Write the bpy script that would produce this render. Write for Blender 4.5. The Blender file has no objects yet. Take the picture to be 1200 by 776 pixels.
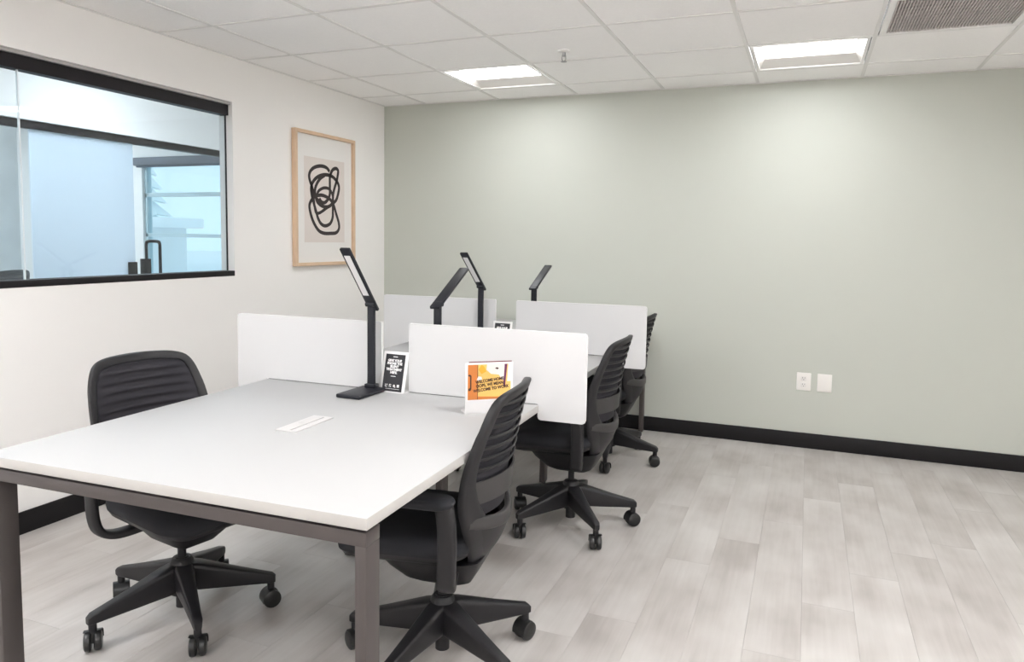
import bpy, bmesh, math, random
from mathutils import Vector, Matrix
random.seed(7)
SC = bpy.context.scene
COL = SC.collection
PI = math.pi

# ------------------------------------------------------------------ camera
def camera_axes(p, y, r):
    cy, sy, cp, sp = math.cos(y), math.sin(y), math.cos(p), math.sin(p)
    f = Vector((sy * cp, cy * cp, sp)); rt = Vector((cy, -sy, 0)); up = rt.cross(f)
    return rt * math.cos(r) + up * math.sin(r), up * math.cos(r) - rt * math.sin(r), f

a_, b_, f_ = camera_axes(-.0829, -.3829, .0159)
cam = bpy.data.cameras.new('camera'); cam_o = bpy.data.objects.new('camera', cam); COL.objects.link(cam_o)
cam.sensor_width = 36; cam.lens = 856.9 / 1200 * 36; cam.shift_y = -36 / 1200
cam.clip_start = .05; cam.clip_end = 200
M4 = Matrix((a_, b_, -f_)).transposed().to_4x4(); M4.translation = Vector((3.1634, -5.0829, 1.3299))
cam_o.matrix_world = M4
SC.camera = cam_o

# ------------------------------------------------------------------ sky, exposure, light strengths
w = bpy.data.worlds.new('overcast_sky'); SC.world = w; w.use_nodes = True
bg = w.node_tree.nodes['Background']; bg.inputs[0].default_value = (.87, .95, 1.0, 1); bg.inputs[1].default_value = 1.3
SC.view_settings.view_transform = 'Standard'; SC.view_settings.look = 'None'
SC.view_settings.exposure = 0.0; SC.view_settings.gamma = 1; SC.view_settings.use_curve_mapping = False
SC.cycles.max_bounces = 20; SC.cycles.diffuse_bounces = 14; SC.cycles.transparent_max_bounces = 12
SC.cycles.caustics_reflective = False; SC.cycles.caustics_refractive = False
SC.cycles.sample_clamp_indirect = 10
ROOM_LAMP = 22.0        # the two troffers by the green wall
REAR_FILL = 50.0        # unseen troffers, added and set stronger to fill walls and ceiling
CORRIDOR_FILL = 30.0  # unseen troffers added to brighten the corridor bulkhead
FAR_FILL = 66.0         # unseen troffers added to light the frosted panel from behind

# ------------------------------------------------------------------ materials
def mat(name, col, rough=.5, metal=0, spec=None, coat=0, bump=None, noise=None, emit=None):
    m = bpy.data.materials.new(name); m.use_nodes = True
    nt = m.node_tree; p = nt.nodes['Principled BSDF']
    p.inputs['Base Color'].default_value = (*col, 1); p.inputs['Roughness'].default_value = rough
    p.inputs['Metallic'].default_value = metal
    if spec is not None: p.inputs['Specular IOR Level'].default_value = spec
    if coat: p.inputs['Coat Weight'].default_value = coat
    if emit: p.inputs['Emission Color'].default_value = (*emit[0], 1); p.inputs['Emission Strength'].default_value = emit[1]
    if noise or bump:
        tc = nt.nodes.new('ShaderNodeTexCoord')
    if noise:                                    # (scale, amount)
        n = nt.nodes.new('ShaderNodeTexNoise'); n.inputs['Scale'].default_value = noise[0]; n.inputs['Detail'].default_value = 4
        nt.links.new(tc.outputs['Object'], n.inputs['Vector'])
        r = nt.nodes.new('ShaderNodeMix'); r.data_type = 'RGBA'
        r.inputs['A'].default_value = (*[c * (1 - noise[1]) for c in col], 1); r.inputs['B'].default_value = (*[min(1, c * (1 + noise[1])) for c in col], 1)
        nt.links.new(n.outputs['Fac'], r.inputs['Factor']); nt.links.new(r.outputs['Result'], p.inputs['Base Color'])
    if bump:                                     # (scale, strength, distance)
        n2 = nt.nodes.new('ShaderNodeTexNoise'); n2.inputs['Scale'].default_value = bump[0]; n2.inputs['Detail'].default_value = 3
        nt.links.new(tc.outputs['Object'], n2.inputs['Vector'])
        b = nt.nodes.new('ShaderNodeBump'); b.inputs['Strength'].default_value = bump[1]; b.inputs['Distance'].default_value = bump[2]
        nt.links.new(n2.outputs['Fac'], b.inputs['Height']); nt.links.new(b.outputs['Normal'], p.inputs['Normal'])
    return m

M = {}
M['white_paint'] = mat('white_paint', (.90, .885, .87), .6, bump=(220, .08, .002))
M['green_paint'] = mat('green_paint', (.525, .545, .495), .5, bump=(220, .08, .002))
M['black_base'] = mat('black_base', (.009, .008, .009), .55, spec=.25)
M['tile'] = mat('ceiling_tile', (.93, .92, .915), .9, noise=(90, .035), bump=(160, .35, .003))
M['tee'] = mat('ceiling_tee', (.77, .76, .75), .5)
M['deck'] = mat('ceiling_deck', (.25, .25, .25), .9)
M['lamp_white'] = mat('lamp_white', (.85, .84, .83), .4)
M['lamp_pan'] = mat('lamp_pan', (.84, .81, .79), .5)
M['desk_white'] = mat('desk_white', (.455, .455, .455), .55, spec=.2, noise=(3, .01))
M['desk_edge'] = mat('desk_edge', (.45, .437, .42), .45)
M['frame_metal'] = mat('frame_metal', (.080, .069, .067), .42, metal=.35)
M['tray'] = mat('tray_black', (.02, .02, .021), .5)
M['divider'] = mat('divider_white', (.63, .63, .635), .5)
M['divider_edge'] = mat('divider_edge', (.83, .83, .83), .4)
M['plastic'] = mat('black_plastic', (.0125, .0118, .0135), .45, spec=.38, bump=(500, .05, .001))
M['plastic2'] = mat('dark_grey_plastic', (.032, .030, .030), .45)
M['fabric'] = mat('black_seat_fabric', (.014, .0145, .018), .95, bump=(900, .3, .001))
M['knit'] = mat('black_knit', (.022, .0205, .026), .9, bump=(700, .4, .001))
M['wheel'] = mat('black_wheel', (.012, .012, .012), .35)
M['lamp_black'] = mat('lamp_black', (.012, .013, .018), .42, spec=.35)
M['led'] = mat('led_lens', (.74, .73, .73), .4)
M['oak'] = mat('light_oak', (.66, .48, .33), .5, noise=(14, .12))
M['paper'] = mat('mat_paper', (.80, .785, .765), .8)
M['print'] = mat('print_paper', (.71, .65, .615), .8, noise=(60, .02))
M['ink'] = mat('ink', (.028, .020, .020), .7)
M['card_black'] = mat('card_black', (.014, .014, .018), .4)
M['card_white'] = mat('card_white', (.82, .80, .80), .4)
M['letter_white'] = mat('letter_white', (.82, .82, .82), .6)
M['acrylic'] = mat('white_acrylic', (.80, .79, .785), .2)
M['port'] = mat('port_white', (.60, .585, .58), .4)
M['plate'] = mat('outlet_plate', (.80, .78, .75), .35)
M['plate_seal'] = mat('grey_seal', (.16, .16, .165), .6)
M['slot'] = mat('outlet_slot', (.05, .05, .05), .6)
M['window_black'] = mat('window_black', (.010, .008, .010), .5, spec=.3)
M['steel'] = mat('steel', (.35, .35, .36), .3, metal=.9)
M['concrete'] = mat('concrete', (.72, .715, .70), .85, noise=(3, .35))
M['blind'] = mat('blind', (.115, .13, .17), .7)
M['blind_dark'] = mat('blind_dark', (.02, .05, .10), .6)
M['corridor_floor'] = mat('corridor_floor', (.40, .39, .38), .6, noise=(5, .1))
M['vent_slat'] = mat('vent_slat', (.60, .555, .545), .5)
M['vent_back'] = mat('vent_back', (.34, .305, .30), .8)
M['snow'] = mat('snow', (.86, .88, .90), .9, noise=(.6, .04))
M['far_wall'] = mat('far_wall', (.74, .77, .79), .8)
M['far_trim'] = mat('far_trim', (.45, .53, .58), .8)
M['far_tree'] = mat('frosted_hazy_needles', (.80, .87, .89), .95)  # distance haze is put into the pale needle colour
M['orange_wood'] = mat('orange_wood', (.60, .20, .045), .6, noise=(8, .3))
M['yellow'] = mat('print_yellow', (.80, .50, .14), .6, noise=(9, .25))
M['pale'] = mat('print_pale', (.74, .70, .66), .6, noise=(8, .15))
M['purple'] = mat('print_purple', (.13, .02, .08), .6)
M['printbrown'] = mat('print_brown', (.055, .022, .015), .6)

def emitter(name, col, s):
    m = bpy.data.materials.new(name); m.use_nodes = True; nt = m.node_tree; nt.nodes.clear()
    e = nt.nodes.new('ShaderNodeEmission'); o = nt.nodes.new('ShaderNodeOutputMaterial')
    e.inputs[0].default_value = (*col, 1); e.inputs[1].default_value = s; nt.links.new(e.outputs[0], o.inputs[0]); return m
M['glow'] = emitter('troffer_lens', (.985, .99, 1.0), ROOM_LAMP)
M['fill_rear'] = emitter('added_lens_rear', (.985, .99, 1.0), REAR_FILL)
M['fill_far'] = emitter('added_lens_far', (.94, .97, 1), FAR_FILL)
M['fill_cool'] = emitter('added_lens_cool', (.86, .94, 1), CORRIDOR_FILL)

def glass_mat(name, tint):
    m = bpy.data.materials.new(name); m.use_nodes = True; nt = m.node_tree; nt.nodes.clear()
    o = nt.nodes.new('ShaderNodeOutputMaterial'); t = nt.nodes.new('ShaderNodeBsdfTransparent'); g = nt.nodes.new('ShaderNodeBsdfGlossy')
    t.inputs[0].default_value = (*tint, 1); g.inputs['Roughness'].default_value = 0
    lw = nt.nodes.new('ShaderNodeLayerWeight'); lw.inputs['Blend'].default_value = .5; mx = nt.nodes.new('ShaderNodeMixShader')
    pw = nt.nodes.new('ShaderNodeMath'); pw.operation = 'POWER'; pw.inputs[1].default_value = 5; nt.links.new(lw.outputs['Facing'], pw.inputs[0])
    fr = nt.nodes.new('ShaderNodeMath'); fr.operation = 'MULTIPLY_ADD'; fr.inputs[1].default_value = .95; fr.inputs[2].default_value = .045; nt.links.new(pw.outputs[0], fr.inputs[0])
    nt.links.new(fr.outputs[0], mx.inputs[0]); nt.links.new(t.outputs[0], mx.inputs[1]); nt.links.new(g.outputs[0], mx.inputs[2])
    nt.links.new(mx.outputs[0], o.inputs[0]); return m
M['glass'] = glass_mat('clear_glass', (.95, .985, 1.0))
M['glass_blue'] = glass_mat('blue_tinted_glass', (.87, .955, .98))

def frost_mat():
    m = bpy.data.materials.new('frosted_film'); m.use_nodes = True; nt = m.node_tree; nt.nodes.clear()
    o = nt.nodes.new('ShaderNodeOutputMaterial'); t = nt.nodes.new('ShaderNodeBsdfTranslucent'); d = nt.nodes.new('ShaderNodeBsdfDiffuse')
    t.inputs[0].default_value = (.83, .90, .96, 1); d.inputs[0].default_value = (.76, .83, .89, 1)
    mx = nt.nodes.new('ShaderNodeMixShader'); mx.inputs[0].default_value = .35
    nt.links.new(t.outputs[0], mx.inputs[1]); nt.links.new(d.outputs[0], mx.inputs[2]); nt.links.new(mx.outputs[0], o.inputs[0]); return m
M['frost'] = frost_mat()

def plank_mat():
    m = bpy.data.materials.new('greige_plank'); m.use_nodes = True; nt = m.node_tree; N = nt.nodes; L = nt.links
    p = N['Principled BSDF']; p.inputs['Roughness'].default_value = .42; p.inputs['Specular IOR Level'].default_value = .35
    tc = N.new('ShaderNodeTexCoord'); oi = N.new('ShaderNodeObjectInfo')
    off = N.new('ShaderNodeVectorMath'); off.operation = 'SCALE'; off.inputs[0].default_value = (37, 91, 13); L.new(oi.outputs['Random'], off.inputs['Scale'])
    ad = N.new('ShaderNodeVectorMath'); ad.operation = 'ADD'; L.new(tc.outputs['Object'], ad.inputs[0]); L.new(off.outputs[0], ad.inputs[1])
    mp = N.new('ShaderNodeMapping'); mp.inputs['Scale'].default_value = (7, 2.2, 1); L.new(ad.outputs[0], mp.inputs['Vector'])
    n1 = N.new('ShaderNodeTexNoise'); n1.inputs['Scale'].default_value = 1.0; n1.inputs['Detail'].default_value = 3; L.new(mp.outputs[0], n1.inputs['Vector'])
    mp2 = N.new('ShaderNodeMapping'); mp2.inputs['Scale'].default_value = (60, 2.5, 1); L.new(ad.outputs[0], mp2.inputs['Vector'])
    n2 = N.new('ShaderNodeTexNoise'); n2.inputs['Scale'].default_value = 1.0; n2.inputs['Detail'].default_value = 4; L.new(mp2.outputs[0], n2.inputs['Vector'])
    mp3 = N.new('ShaderNodeMapping'); mp3.inputs['Scale'].default_value = (3.2, 3.2, 1); L.new(ad.outputs[0], mp3.inputs['Vector'])
    n3 = N.new('ShaderNodeTexNoise'); n3.inputs['Scale'].default_value = 1.0; n3.inputs['Detail'].default_value = 2; L.new(mp3.outputs[0], n3.inputs['Vector'])
    def mul(node, k, out='Fac'):
        x = N.new('ShaderNodeMath'); x.operation = 'MULTIPLY'; x.inputs[1].default_value = k; L.new(node.outputs[out], x.inputs[0]); return x
    def add(x, y):
        z = N.new('ShaderNodeMath'); z.operation = 'ADD'; L.new(x.outputs[0], z.inputs[0]); L.new(y.outputs[0], z.inputs[1]); return z
    s = add(add(mul(n1, .56), mul(n2, .18)), add(mul(oi, .08, 'Random'), mul(n3, .45)))
    cr = N.new('ShaderNodeValToRGB'); e = cr.color_ramp.elements
    e[0].position = .45; e[0].color = (.37, .34, .32, 1); e[1].position = .86; e[1].color = (.57, .55, .53, 1)
    mid = e.new(.64); mid.color = (.475, .45, .43, 1)
    L.new(s.outputs[0], cr.inputs[0]); L.new(cr.outputs[0], p.inputs['Base Color'])
    b = N.new('ShaderNodeBump'); b.inputs['Strength'].default_value = .08; b.inputs['Distance'].default_value = .002
    L.new(n2.outputs['Fac'], b.inputs['Height']); L.new(b.outputs['Normal'], p.inputs['Normal'])
    return m
M['plank'] = plank_mat()

# ------------------------------------------------------------------ helpers
def new_obj(name, me, parent=None, loc=(0, 0, 0)):
    o = bpy.data.objects.new(name, me); COL.objects.link(o); o.location = loc
    if parent is not None: o.parent = parent
    return o

def finish(bm, name, m, parent=None, loc=(0, 0, 0), smooth=True, angle=35):
    bmesh.ops.recalc_face_normals(bm, faces=bm.faces)
    me = bpy.data.meshes.new(name); bm.to_mesh(me); bm.free()
    for x in (m if isinstance(m, (list, tuple)) else [m]): me.materials.append(x)
    if smooth:
        for p in me.polygons: p.use_smooth = True
        try: me.set_sharp_from_angle(angle=math.radians(angle))
        except Exception: pass
    return new_obj(name, me, parent, loc)

def box(bm, x0, x1, y0, y1, z0, z1, bev=0, seg=2, mi=0):
    r = bmesh.ops.create_cube(bm, size=1)
    vs = r['verts']
    for v in vs:
        v.co = Vector((x0 + (v.co.x + .5) * (x1 - x0), y0 + (v.co.y + .5) * (y1 - y0), z0 + (v.co.z + .5) * (z1 - z0)))
    fs = set(f for v in vs for f in v.link_faces)
    for f in fs: f.material_index = mi
    if bev:
        es = list(set(e for f in fs for e in f.edges))
        bmesh.ops.bevel(bm, geom=es, offset=bev, segments=seg, affect='EDGES', profile=.5)
    return vs

def boxo(name, x0, x1, y0, y1, z0, z1, m, parent=None, bev=0, seg=2, loc=(0, 0, 0)):
    bm = bmesh.new(); box(bm, x0, x1, y0, y1, z0, z1, bev, seg)
    return finish(bm, name, m, parent, loc, smooth=bool(bev))

def cyl(bm, p0, p1, r0, r1=None, n=20, cap=True):
    r1 = r0 if r1 is None else r1
    p0, p1 = Vector(p0), Vector(p1); d = (p1 - p0).normalized()
    u = d.orthogonal().normalized(); v = d.cross(u)
    A = [bm.verts.new(p0 + (u * math.cos(t) + v * math.sin(t)) * r0) for t in [2 * PI * i / n for i in range(n)]]
    B = [bm.verts.new(p1 + (u * math.cos(t) + v * math.sin(t)) * r1) for t in [2 * PI * i / n for i in range(n)]]
    for i in range(n): bm.faces.new((A[i], A[(i + 1) % n], B[(i + 1) % n], B[i]))
    if cap: bm.faces.new(A[::-1]); bm.faces.new(B)

def lathe(bm, prof, n=24, c=(0, 0)):
    rings = []
    for r, z in prof:
        rings.append([bm.verts.new((c[0] + r * math.cos(2 * PI * i / n), c[1] + r * math.sin(2 * PI * i / n), z)) for i in range(n)])
    for a, b in zip(rings, rings[1:]):
        for i in range(n): bm.faces.new((a[i], a[(i + 1) % n], b[(i + 1) % n], b[i]))
    bm.faces.new(rings[0][::-1]); bm.faces.new(rings[-1])

def smooth_path(pts, sub=4, closed=False):
    P = [Vector(p) for p in pts]; n = len(P); out = []
    segs = n if closed else n - 1
    for i in range(segs):
        if closed: p0, p1, p2, p3 = P[i - 1], P[i], P[(i + 1) % n], P[(i + 2) % n]
        else: p0, p1, p2, p3 = P[max(i - 1, 0)], P[i], P[i + 1], P[min(i + 2, n - 1)]
        for k in range(sub):
            t = k / sub
            out.append(.5 * ((2 * p1) + (p2 - p0) * t + (2 * p0 - 5 * p1 + 4 * p2 - p3) * t * t + (3 * p1 - p0 - 3 * p2 + p3) * t ** 3))
    if not closed: out.append(P[-1])
    return out

def sweep(bm, frames, cap=True, closed=False):
    """frames: list of rings (lists of Vectors of equal length)"""
    R = [[bm.verts.new(p) for p in fr] for fr in frames]; n = len(R[0])
    pairs = list(zip(R, R[1:])) + ([(R[-1], R[0])] if closed else [])
    for a, b in pairs:
        for i in range(n): bm.faces.new((a[i], a[(i + 1) % n], b[(i + 1) % n], b[i]))
    if cap and not closed: bm.faces.new(R[0][::-1]); bm.faces.new(R[-1])

def rrect(w, h, r=.3, n=3):
    """rounded rectangle ring in (s,t) with half sizes w,h; r fraction of the smaller"""
    rr = min(w, h) * r; out = []
    for cx, cy, a0 in ((w - rr, h - rr, 0), (-w + rr, h - rr, 90), (-w + rr, -h + rr, 180), (w - rr, -h + rr, 270)):
        for k in range(n + 1):
            t = math.radians(a0 + 90 * k / n); out.append((cx + rr * math.cos(t), cy + rr * math.sin(t)))
    return out

def tag(o, label=None, cat=None, group=None, kind=None):
    if label: o['label'] = label
    if cat: o['category'] = cat
    if group: o['group'] = group
    if kind: o['kind'] = kind
    return o

def empty(name, loc=(0, 0, 0), rz=0, label=None, cat=None, group=None, kind=None):
    o = bpy.data.objects.new(name, None); COL.objects.link(o); o.location = loc; o.rotation_euler.z = rz
    o.empty_display_size = .1
    return tag(o, label, cat, group, kind)

def copy_tree(o, parent=None):
    c = o.copy(); COL.objects.link(c)
    if parent is not None: c.parent = parent
    for ch in list(o.children): copy_tree(ch, c)
    return c

# ------------------------------------------------------------------ room shell
H = 2.362
XR, YB = .373 + .61 * 8, -.357 - .61 * 16          # right wall, wall behind the camera
WT = .10
def structure(o): o['kind'] = 'structure'; return o

# floor: slab with planks on it
fl = structure(boxo('floor', -.02, XR + .02, YB - .02, .02, -.06, -.007, M['tray']))
PW, PL = .1778, 1.2192
plank_meshes = {}
def plank_mesh(wd, ln):
    k = (round(wd, 3), round(ln, 3))
    if k not in plank_meshes:
        bm = bmesh.new(); box(bm, -wd / 2 + .0002, wd / 2 - .0002, -ln / 2 + .0002, ln / 2 - .0002, -.006, 0)
        top = [e for e in bm.edges if all(v.co.z > -.001 for v in e.verts)]
        bmesh.ops.bevel(bm, geom=top, offset=.0004, segments=1, affect='EDGES')
        me = bpy.data.meshes.new('plank'); bm.to_mesh(me); bm.free(); me.materials.append(M['plank']); plank_meshes[k] = me
    return plank_meshes[k]
ci = 0; x = 0.0
while x < XR - .001:
    wd = min(PW, XR - x); y = 0.0
    off = ((ci * 5) % 7 + .35 * random.random()) / 7.4 * PL
    ln = max(.2, off)
    while y > YB + .001:
        ln = min(ln, y - YB)
        new_obj('plank', plank_mesh(wd, ln), fl, (x + wd / 2, y - ln / 2, 0)); y -= ln; ln = PL
    x += PW; ci += 1

# walls
structure(boxo('wall_back', -.0, XR, 0, .1, 0, H + .2, M['green_paint']))
structure(boxo('wall_right', XR, XR + .1, YB, .1, 0, H + .2, M['white_paint']))
structure(boxo('wall_front', -WT, XR + .1, YB - .1, YB, 0, H + .2, M['white_paint']))
WZ0, WZ1, WY0, WY1 = 1.088, 2.106, -4.60, -1.660
bm = bmesh.new()
box(bm, -WT, 0, YB, .1, 0, WZ0); box(bm, -WT, 0, YB, .1, WZ1, H + .2)
box(bm, -WT, 0, YB, WY0, WZ0, WZ1); box(bm, -WT, 0, WY1, .1, WZ0, WZ1)
structure(finish(bm, 'wall_left', M['white_paint'], smooth=False))
structure(boxo('baseboard_back', .0, XR, -.012, 0, 0, .1, M['black_base'], bev=.003))
structure(boxo('baseboard_left', 0, .012, YB, -.012, 0, .1, M['black_base'], bev=.003))

# ceiling: deck, tees, tiles
ce = structure(boxo('ceiling', -.0, XR, YB, 0, H + .16, H + .2, M['deck']))
xs = [0] + [.373 + .61 * i for i in range(9)]
ys = [0] + [-.357 - .61 * i for i in range(17)]
LIGHTS = [(1.288, -.662), (3.118, -.662)] + [(.678, -4.322), (3.118, -3.102), (4.948, -3.102)] + [(x, y) for y in (-5.542, -7.982) for x in (1.288, 3.118, 4.948)]  # after the first pair: unseen, placed to fill walls and ceiling
VENT = (3.728, -1.272)
tile_meshes = {}
def tile_mesh(wd, ln):
    k = (round(wd, 3), round(ln, 3))
    if k not in tile_meshes:
        bm = bmesh.new(); box(bm, -wd / 2, wd / 2, -ln / 2, ln / 2, .004, .018)
        me = bpy.data.meshes.new('ceiling_tile'); bm.to_mesh(me); bm.free(); me.materials.append(M['tile']); tile_meshes[k] = me
    return tile_meshes[k]
for i in range(len(xs) - 1):
    for j in range(len(ys) - 1):
        cx, cy = (xs[i] + xs[i + 1]) / 2, (ys[j] + ys[j + 1]) / 2
        if any(abs(cx - a) < .1 and abs(cy - b) < .1 for a, b in LIGHTS + [VENT]): continue
        new_obj('ceiling_tile', tile_mesh(xs[i + 1] - xs[i] - .006, ys[j] - ys[j + 1] - .006), ce, (cx, cy, H))
TB = .0095
bm = bmesh.new(); box(bm, -TB, TB, YB, 0, 0, .004); box(bm, -.0025, .0025, YB, 0, .004, .035)
mr = bpy.data.meshes.new('main_tee'); bm.to_mesh(mr); bm.free(); mr.materials.append(M['tee'])
for x in xs[1:-1]: new_obj('main_tee', mr, ce, (x, 0, H))
tee_meshes = {}
for i in range(len(xs) - 1):
    wd = xs[i + 1] - xs[i] - (2 * TB if i else TB)
    k = round(wd, 3)
    if k not in tee_meshes:
        bm = bmesh.new(); box(bm, -wd / 2, wd / 2, -TB, TB, .0004, .004); box(bm, -wd / 2, wd / 2, -.0025, .0025, .004, .03)
        me = bpy.data.meshes.new('cross_tee'); bm.to_mesh(me); bm.free(); me.materials.append(M['tee']); tee_meshes[k] = me
    cx = (xs[i] + (TB if i else 0) + xs[i + 1] - TB) / 2
    for y in ys[1:-1]: new_obj('cross_tee', tee_meshes[k], ce, (cx, y, H))
# wall angle along the two visible walls
boxo('wall_angle', .0, .02, YB, 0, H - .001, H + .0025, M['tee'], ce)
boxo('wall_angle', .02, XR, -.02, 0, H - .001, H + .0025, M['tee'], ce)

# ------------------------------------------------------------------ ceiling lights
def troffer(loc, glow, label, half=.288, depth=.032):
    t = empty('ceiling_light', loc, 0, label, 'ceiling light')
    bm = bmesh.new(); o, i = half, half - .016
    for (x0, x1, y0, y1) in ((-o, o, -o, -i), (-o, o, i, o), (-o, -i, -i, i), (i, o, -i, i)): box(bm, x0, x1, y0, y1, .0, .008)
    finish(bm, 'frame', M['lamp_white'], t, smooth=False)
    q = i - .012
    bm = bmesh.new()                                                   # sloping reflector walls round the lens
    a = [(-i, -i, .006), (i, -i, .006), (i, i, .006), (-i, i, .006)]
    b = [(-i + .04, -q, depth), (i - .04, -q, depth), (i - .04, .12, depth), (-i + .04, .12, depth)]
    c = [(i - .034, .123, .028), (-i + .034, .123, .028)]
    A = [bm.verts.new(p) for p in a]; B = [bm.verts.new(p) for p in b]; K = [bm.verts.new(p) for p in c]
    bm.faces.new((A[0], A[1], B[1], B[0])); bm.faces.new((A[1], A[2], K[0], B[2], B[1])); bm.faces.new((A[3], A[0], B[0], B[3], K[1]))
    bm.faces.new((B[2], K[0], K[1], B[3])); bm.faces.new((K[0], A[2], A[3], K[1]))
    r = finish(bm, 'reflector', M['lamp_pan'], t, smooth=False)
    boxo('diffuser', -i + .04, i - .04, -q, .12, depth, depth + .01, glow, t)
    return t
LBL = ['square recessed ceiling light nearest the corner of white and green walls', 'square recessed ceiling light beside the return air grille']
for n, (x, y) in enumerate(LIGHTS):
    l = LBL[n] if n < 2 else 'added square recessed fill light out of frame, ' + ('left', 'middle', 'right')[(n - 2) % 3] + ' of the ' + ('first', 'second', 'last')[(n - 2) // 3] + ' unseen row'
    tag(troffer((x, y, H), M['glow' if n < 2 else 'fill_rear'], l), group='recessed ceiling lights')

# return air grille
v = empty('air_grille', (VENT[0], VENT[1], H), 0, 'brown-grey return air grille of fine bars set in the ceiling', 'vent')
bm = bmesh.new(); o, i = .290, .262
for (x0, x1, y0, y1) in ((-o, o, -o, -i), (-o, o, i, o), (-o, -i, -i, i), (i, o, -i, i)): box(bm, x0, x1, y0, y1, -.004, .006)
finish(bm, 'frame', M['lamp_white'], v, smooth=False)
boxo('backing', -i, i, -i, i, .02, .024, M['vent_back'], v)
bm = bmesh.new(); k = -i + .004
while k < i - .004: box(bm, k, k + .005, -i, i, .0, .016); k += .0125
k = -i + .02
while k < i: box(bm, -i, i, k, k + .003, .004, .012); k += .05
tag(finish(bm, 'grille_bars', M['vent_slat'], v, smooth=False), kind='stuff')

# sprinkler
s = empty('fire_sprinkler', (1.875, -1.18, H), 0, 'small metal fire sprinkler hanging from a ceiling tile', 'sprinkler')
bm = bmesh.new(); lathe(bm, [(.001, .004), (.036, .004), (.034, -.003), (.016, -.008), (.001, -.008)]); finish(bm, 'escutcheon', M['lamp_white'], s)
bm = bmesh.new(); lathe(bm, [(.001, .0), (.009, .0), (.009, -.024), (.006, -.03), (.001, -.03)], 12)
for sx in (-1, 1):
    cyl(bm, (sx * .009, 0, -.02), (sx * .011, 0, -.045), .0025, n=8); cyl(bm, (sx * .011, 0, -.045), (0, 0, -.056), .0025, n=8)
finish(bm, 'sprinkler_body', M['steel'], s)
bm = bmesh.new(); lathe(bm, [(.001, -.055), (.016, -.055), (.016, -.058), (.001, -.058)], 16); finish(bm, 'deflector', M['steel'], s)

# ------------------------------------------------------------------ window in the left wall
wn = structure(empty('window_1', (0, 0, 0)))
bm = bmesh.new(); box(bm, -.085, -.030, WY0, WY1 + .0, 2.030, 2.090); finish(bm, 'top_channel', M['window_black'], wn, smooth=False)
boxo('soffit_strip', -.085, -.012, WY0, WY1, 2.0905, WZ1 - .0005, mat('soffit_shade_grey', (.42, .41, .405), .6), wn)  # grey colour stands in for the shaded soffit above the channel
bm = bmesh.new(); box(bm, -.09, .002, WY0, WY1, WZ0 - .0, WZ0 + .031, .002); finish(bm, 'bottom_channel', M['window_black'], wn)
boxo('end_seal', -.058, -.048, WY1 - .004, WY1, WZ0 + .031, 2.03, M['window_black'], wn)
for y0, y1 in ((-2.884, WY1 - .004), (-4.108, -2.890), (WY0, -4.114)):
    boxo('pane', -.058, -.048, y0, y1, WZ0 + .02, 2.04, M['glass'], wn)
boxo('glass_joint', -.0575, -.0485, -2.890, -2.884, WZ0 + .031, 2.03, mat('joint_silicone', (.80, .85, .88), .3), wn)

# ------------------------------------------------------------------ corridor and room beyond the window
CX, CH, YE = -1.8, 2.6, .6                          # glass wall, ceiling height, exterior wall
structure(boxo('floor', -6.1, -WT, -6.4, YE, -.06, 0, M['corridor_floor']))
structure(boxo('ceiling', -6.1, -WT, -6.4, YE, CH, CH + .06, M['lamp_white']))
structure(boxo('trim_1', CX - .06, CX + .06, -6.4, YE, 2.083, CH, M['white_paint']))         # bulkhead over the glass wall
structure(boxo('wall_far_end', -6.1, -WT, -6.5, -6.4, 0, CH, M['white_paint']))
bm = bmesh.new()                                     # exterior wall with its window hole
box(bm, -6.1, -3.30, YE, YE + .12, 0, CH); box(bm, -1.95, 0, YE, YE + .12, 0, CH)
box(bm, -3.30, -1.95, YE, YE + .12, 0, .75); box(bm, -3.30, -1.95, YE, YE + .12, 2.12, CH)
structure(finish(bm, 'wall_outside', M['white_paint'], smooth=False))
bm = bmesh.new()
box(bm, -6.2, -6.1, -6.4, YE + .12, 0, .6); box(bm, -6.2, -6.1, -6.4, YE + .12, 2.3, CH)
for k in range(6): box(bm, -6.2, -6.1, -6.4 + k * 1.37, -6.3 + k * 1.37, .6, 2.3)
structure(finish(bm, 'wall_far_side', M['white_paint'], smooth=False))
ww = structure(empty('window_2', (0, 0, 0)))
m_wf = mat('pale_window_frame', (.50, .66, .72), .5)
boxo('pane', -3.27, -1.98, YE + .05, YE + .056, .78, 2.09, M['glass_blue'], ww)
for z0, z1 in ((.75, .79), (1.300, 1.335), (1.715, 1.755), (2.08, 2.12)): boxo('window_rail', -3.30, -1.95, YE + .03, YE + .09, z0, z1, m_wf, ww)
for x0, x1 in ((-3.30, -3.27), (-1.98, -1.95)): boxo('window_stile', x0, x1, YE + .03, YE + .09, .79, 2.08, m_wf, ww)
bl = empty('roller_blind', (-2.63, YE - .05, 2.01), 0, 'rolled-up slate blue blind over the outside window beyond the glass', 'blind')
boxo('cassette', -.70, .70, -.035, .045, .018, .098, M['blind'], bl, bev=.006)
boxo('hem_bar', -.68, .68, -.012, .02, 0, .018, M['blind_dark'], bl, bev=.003)

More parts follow.
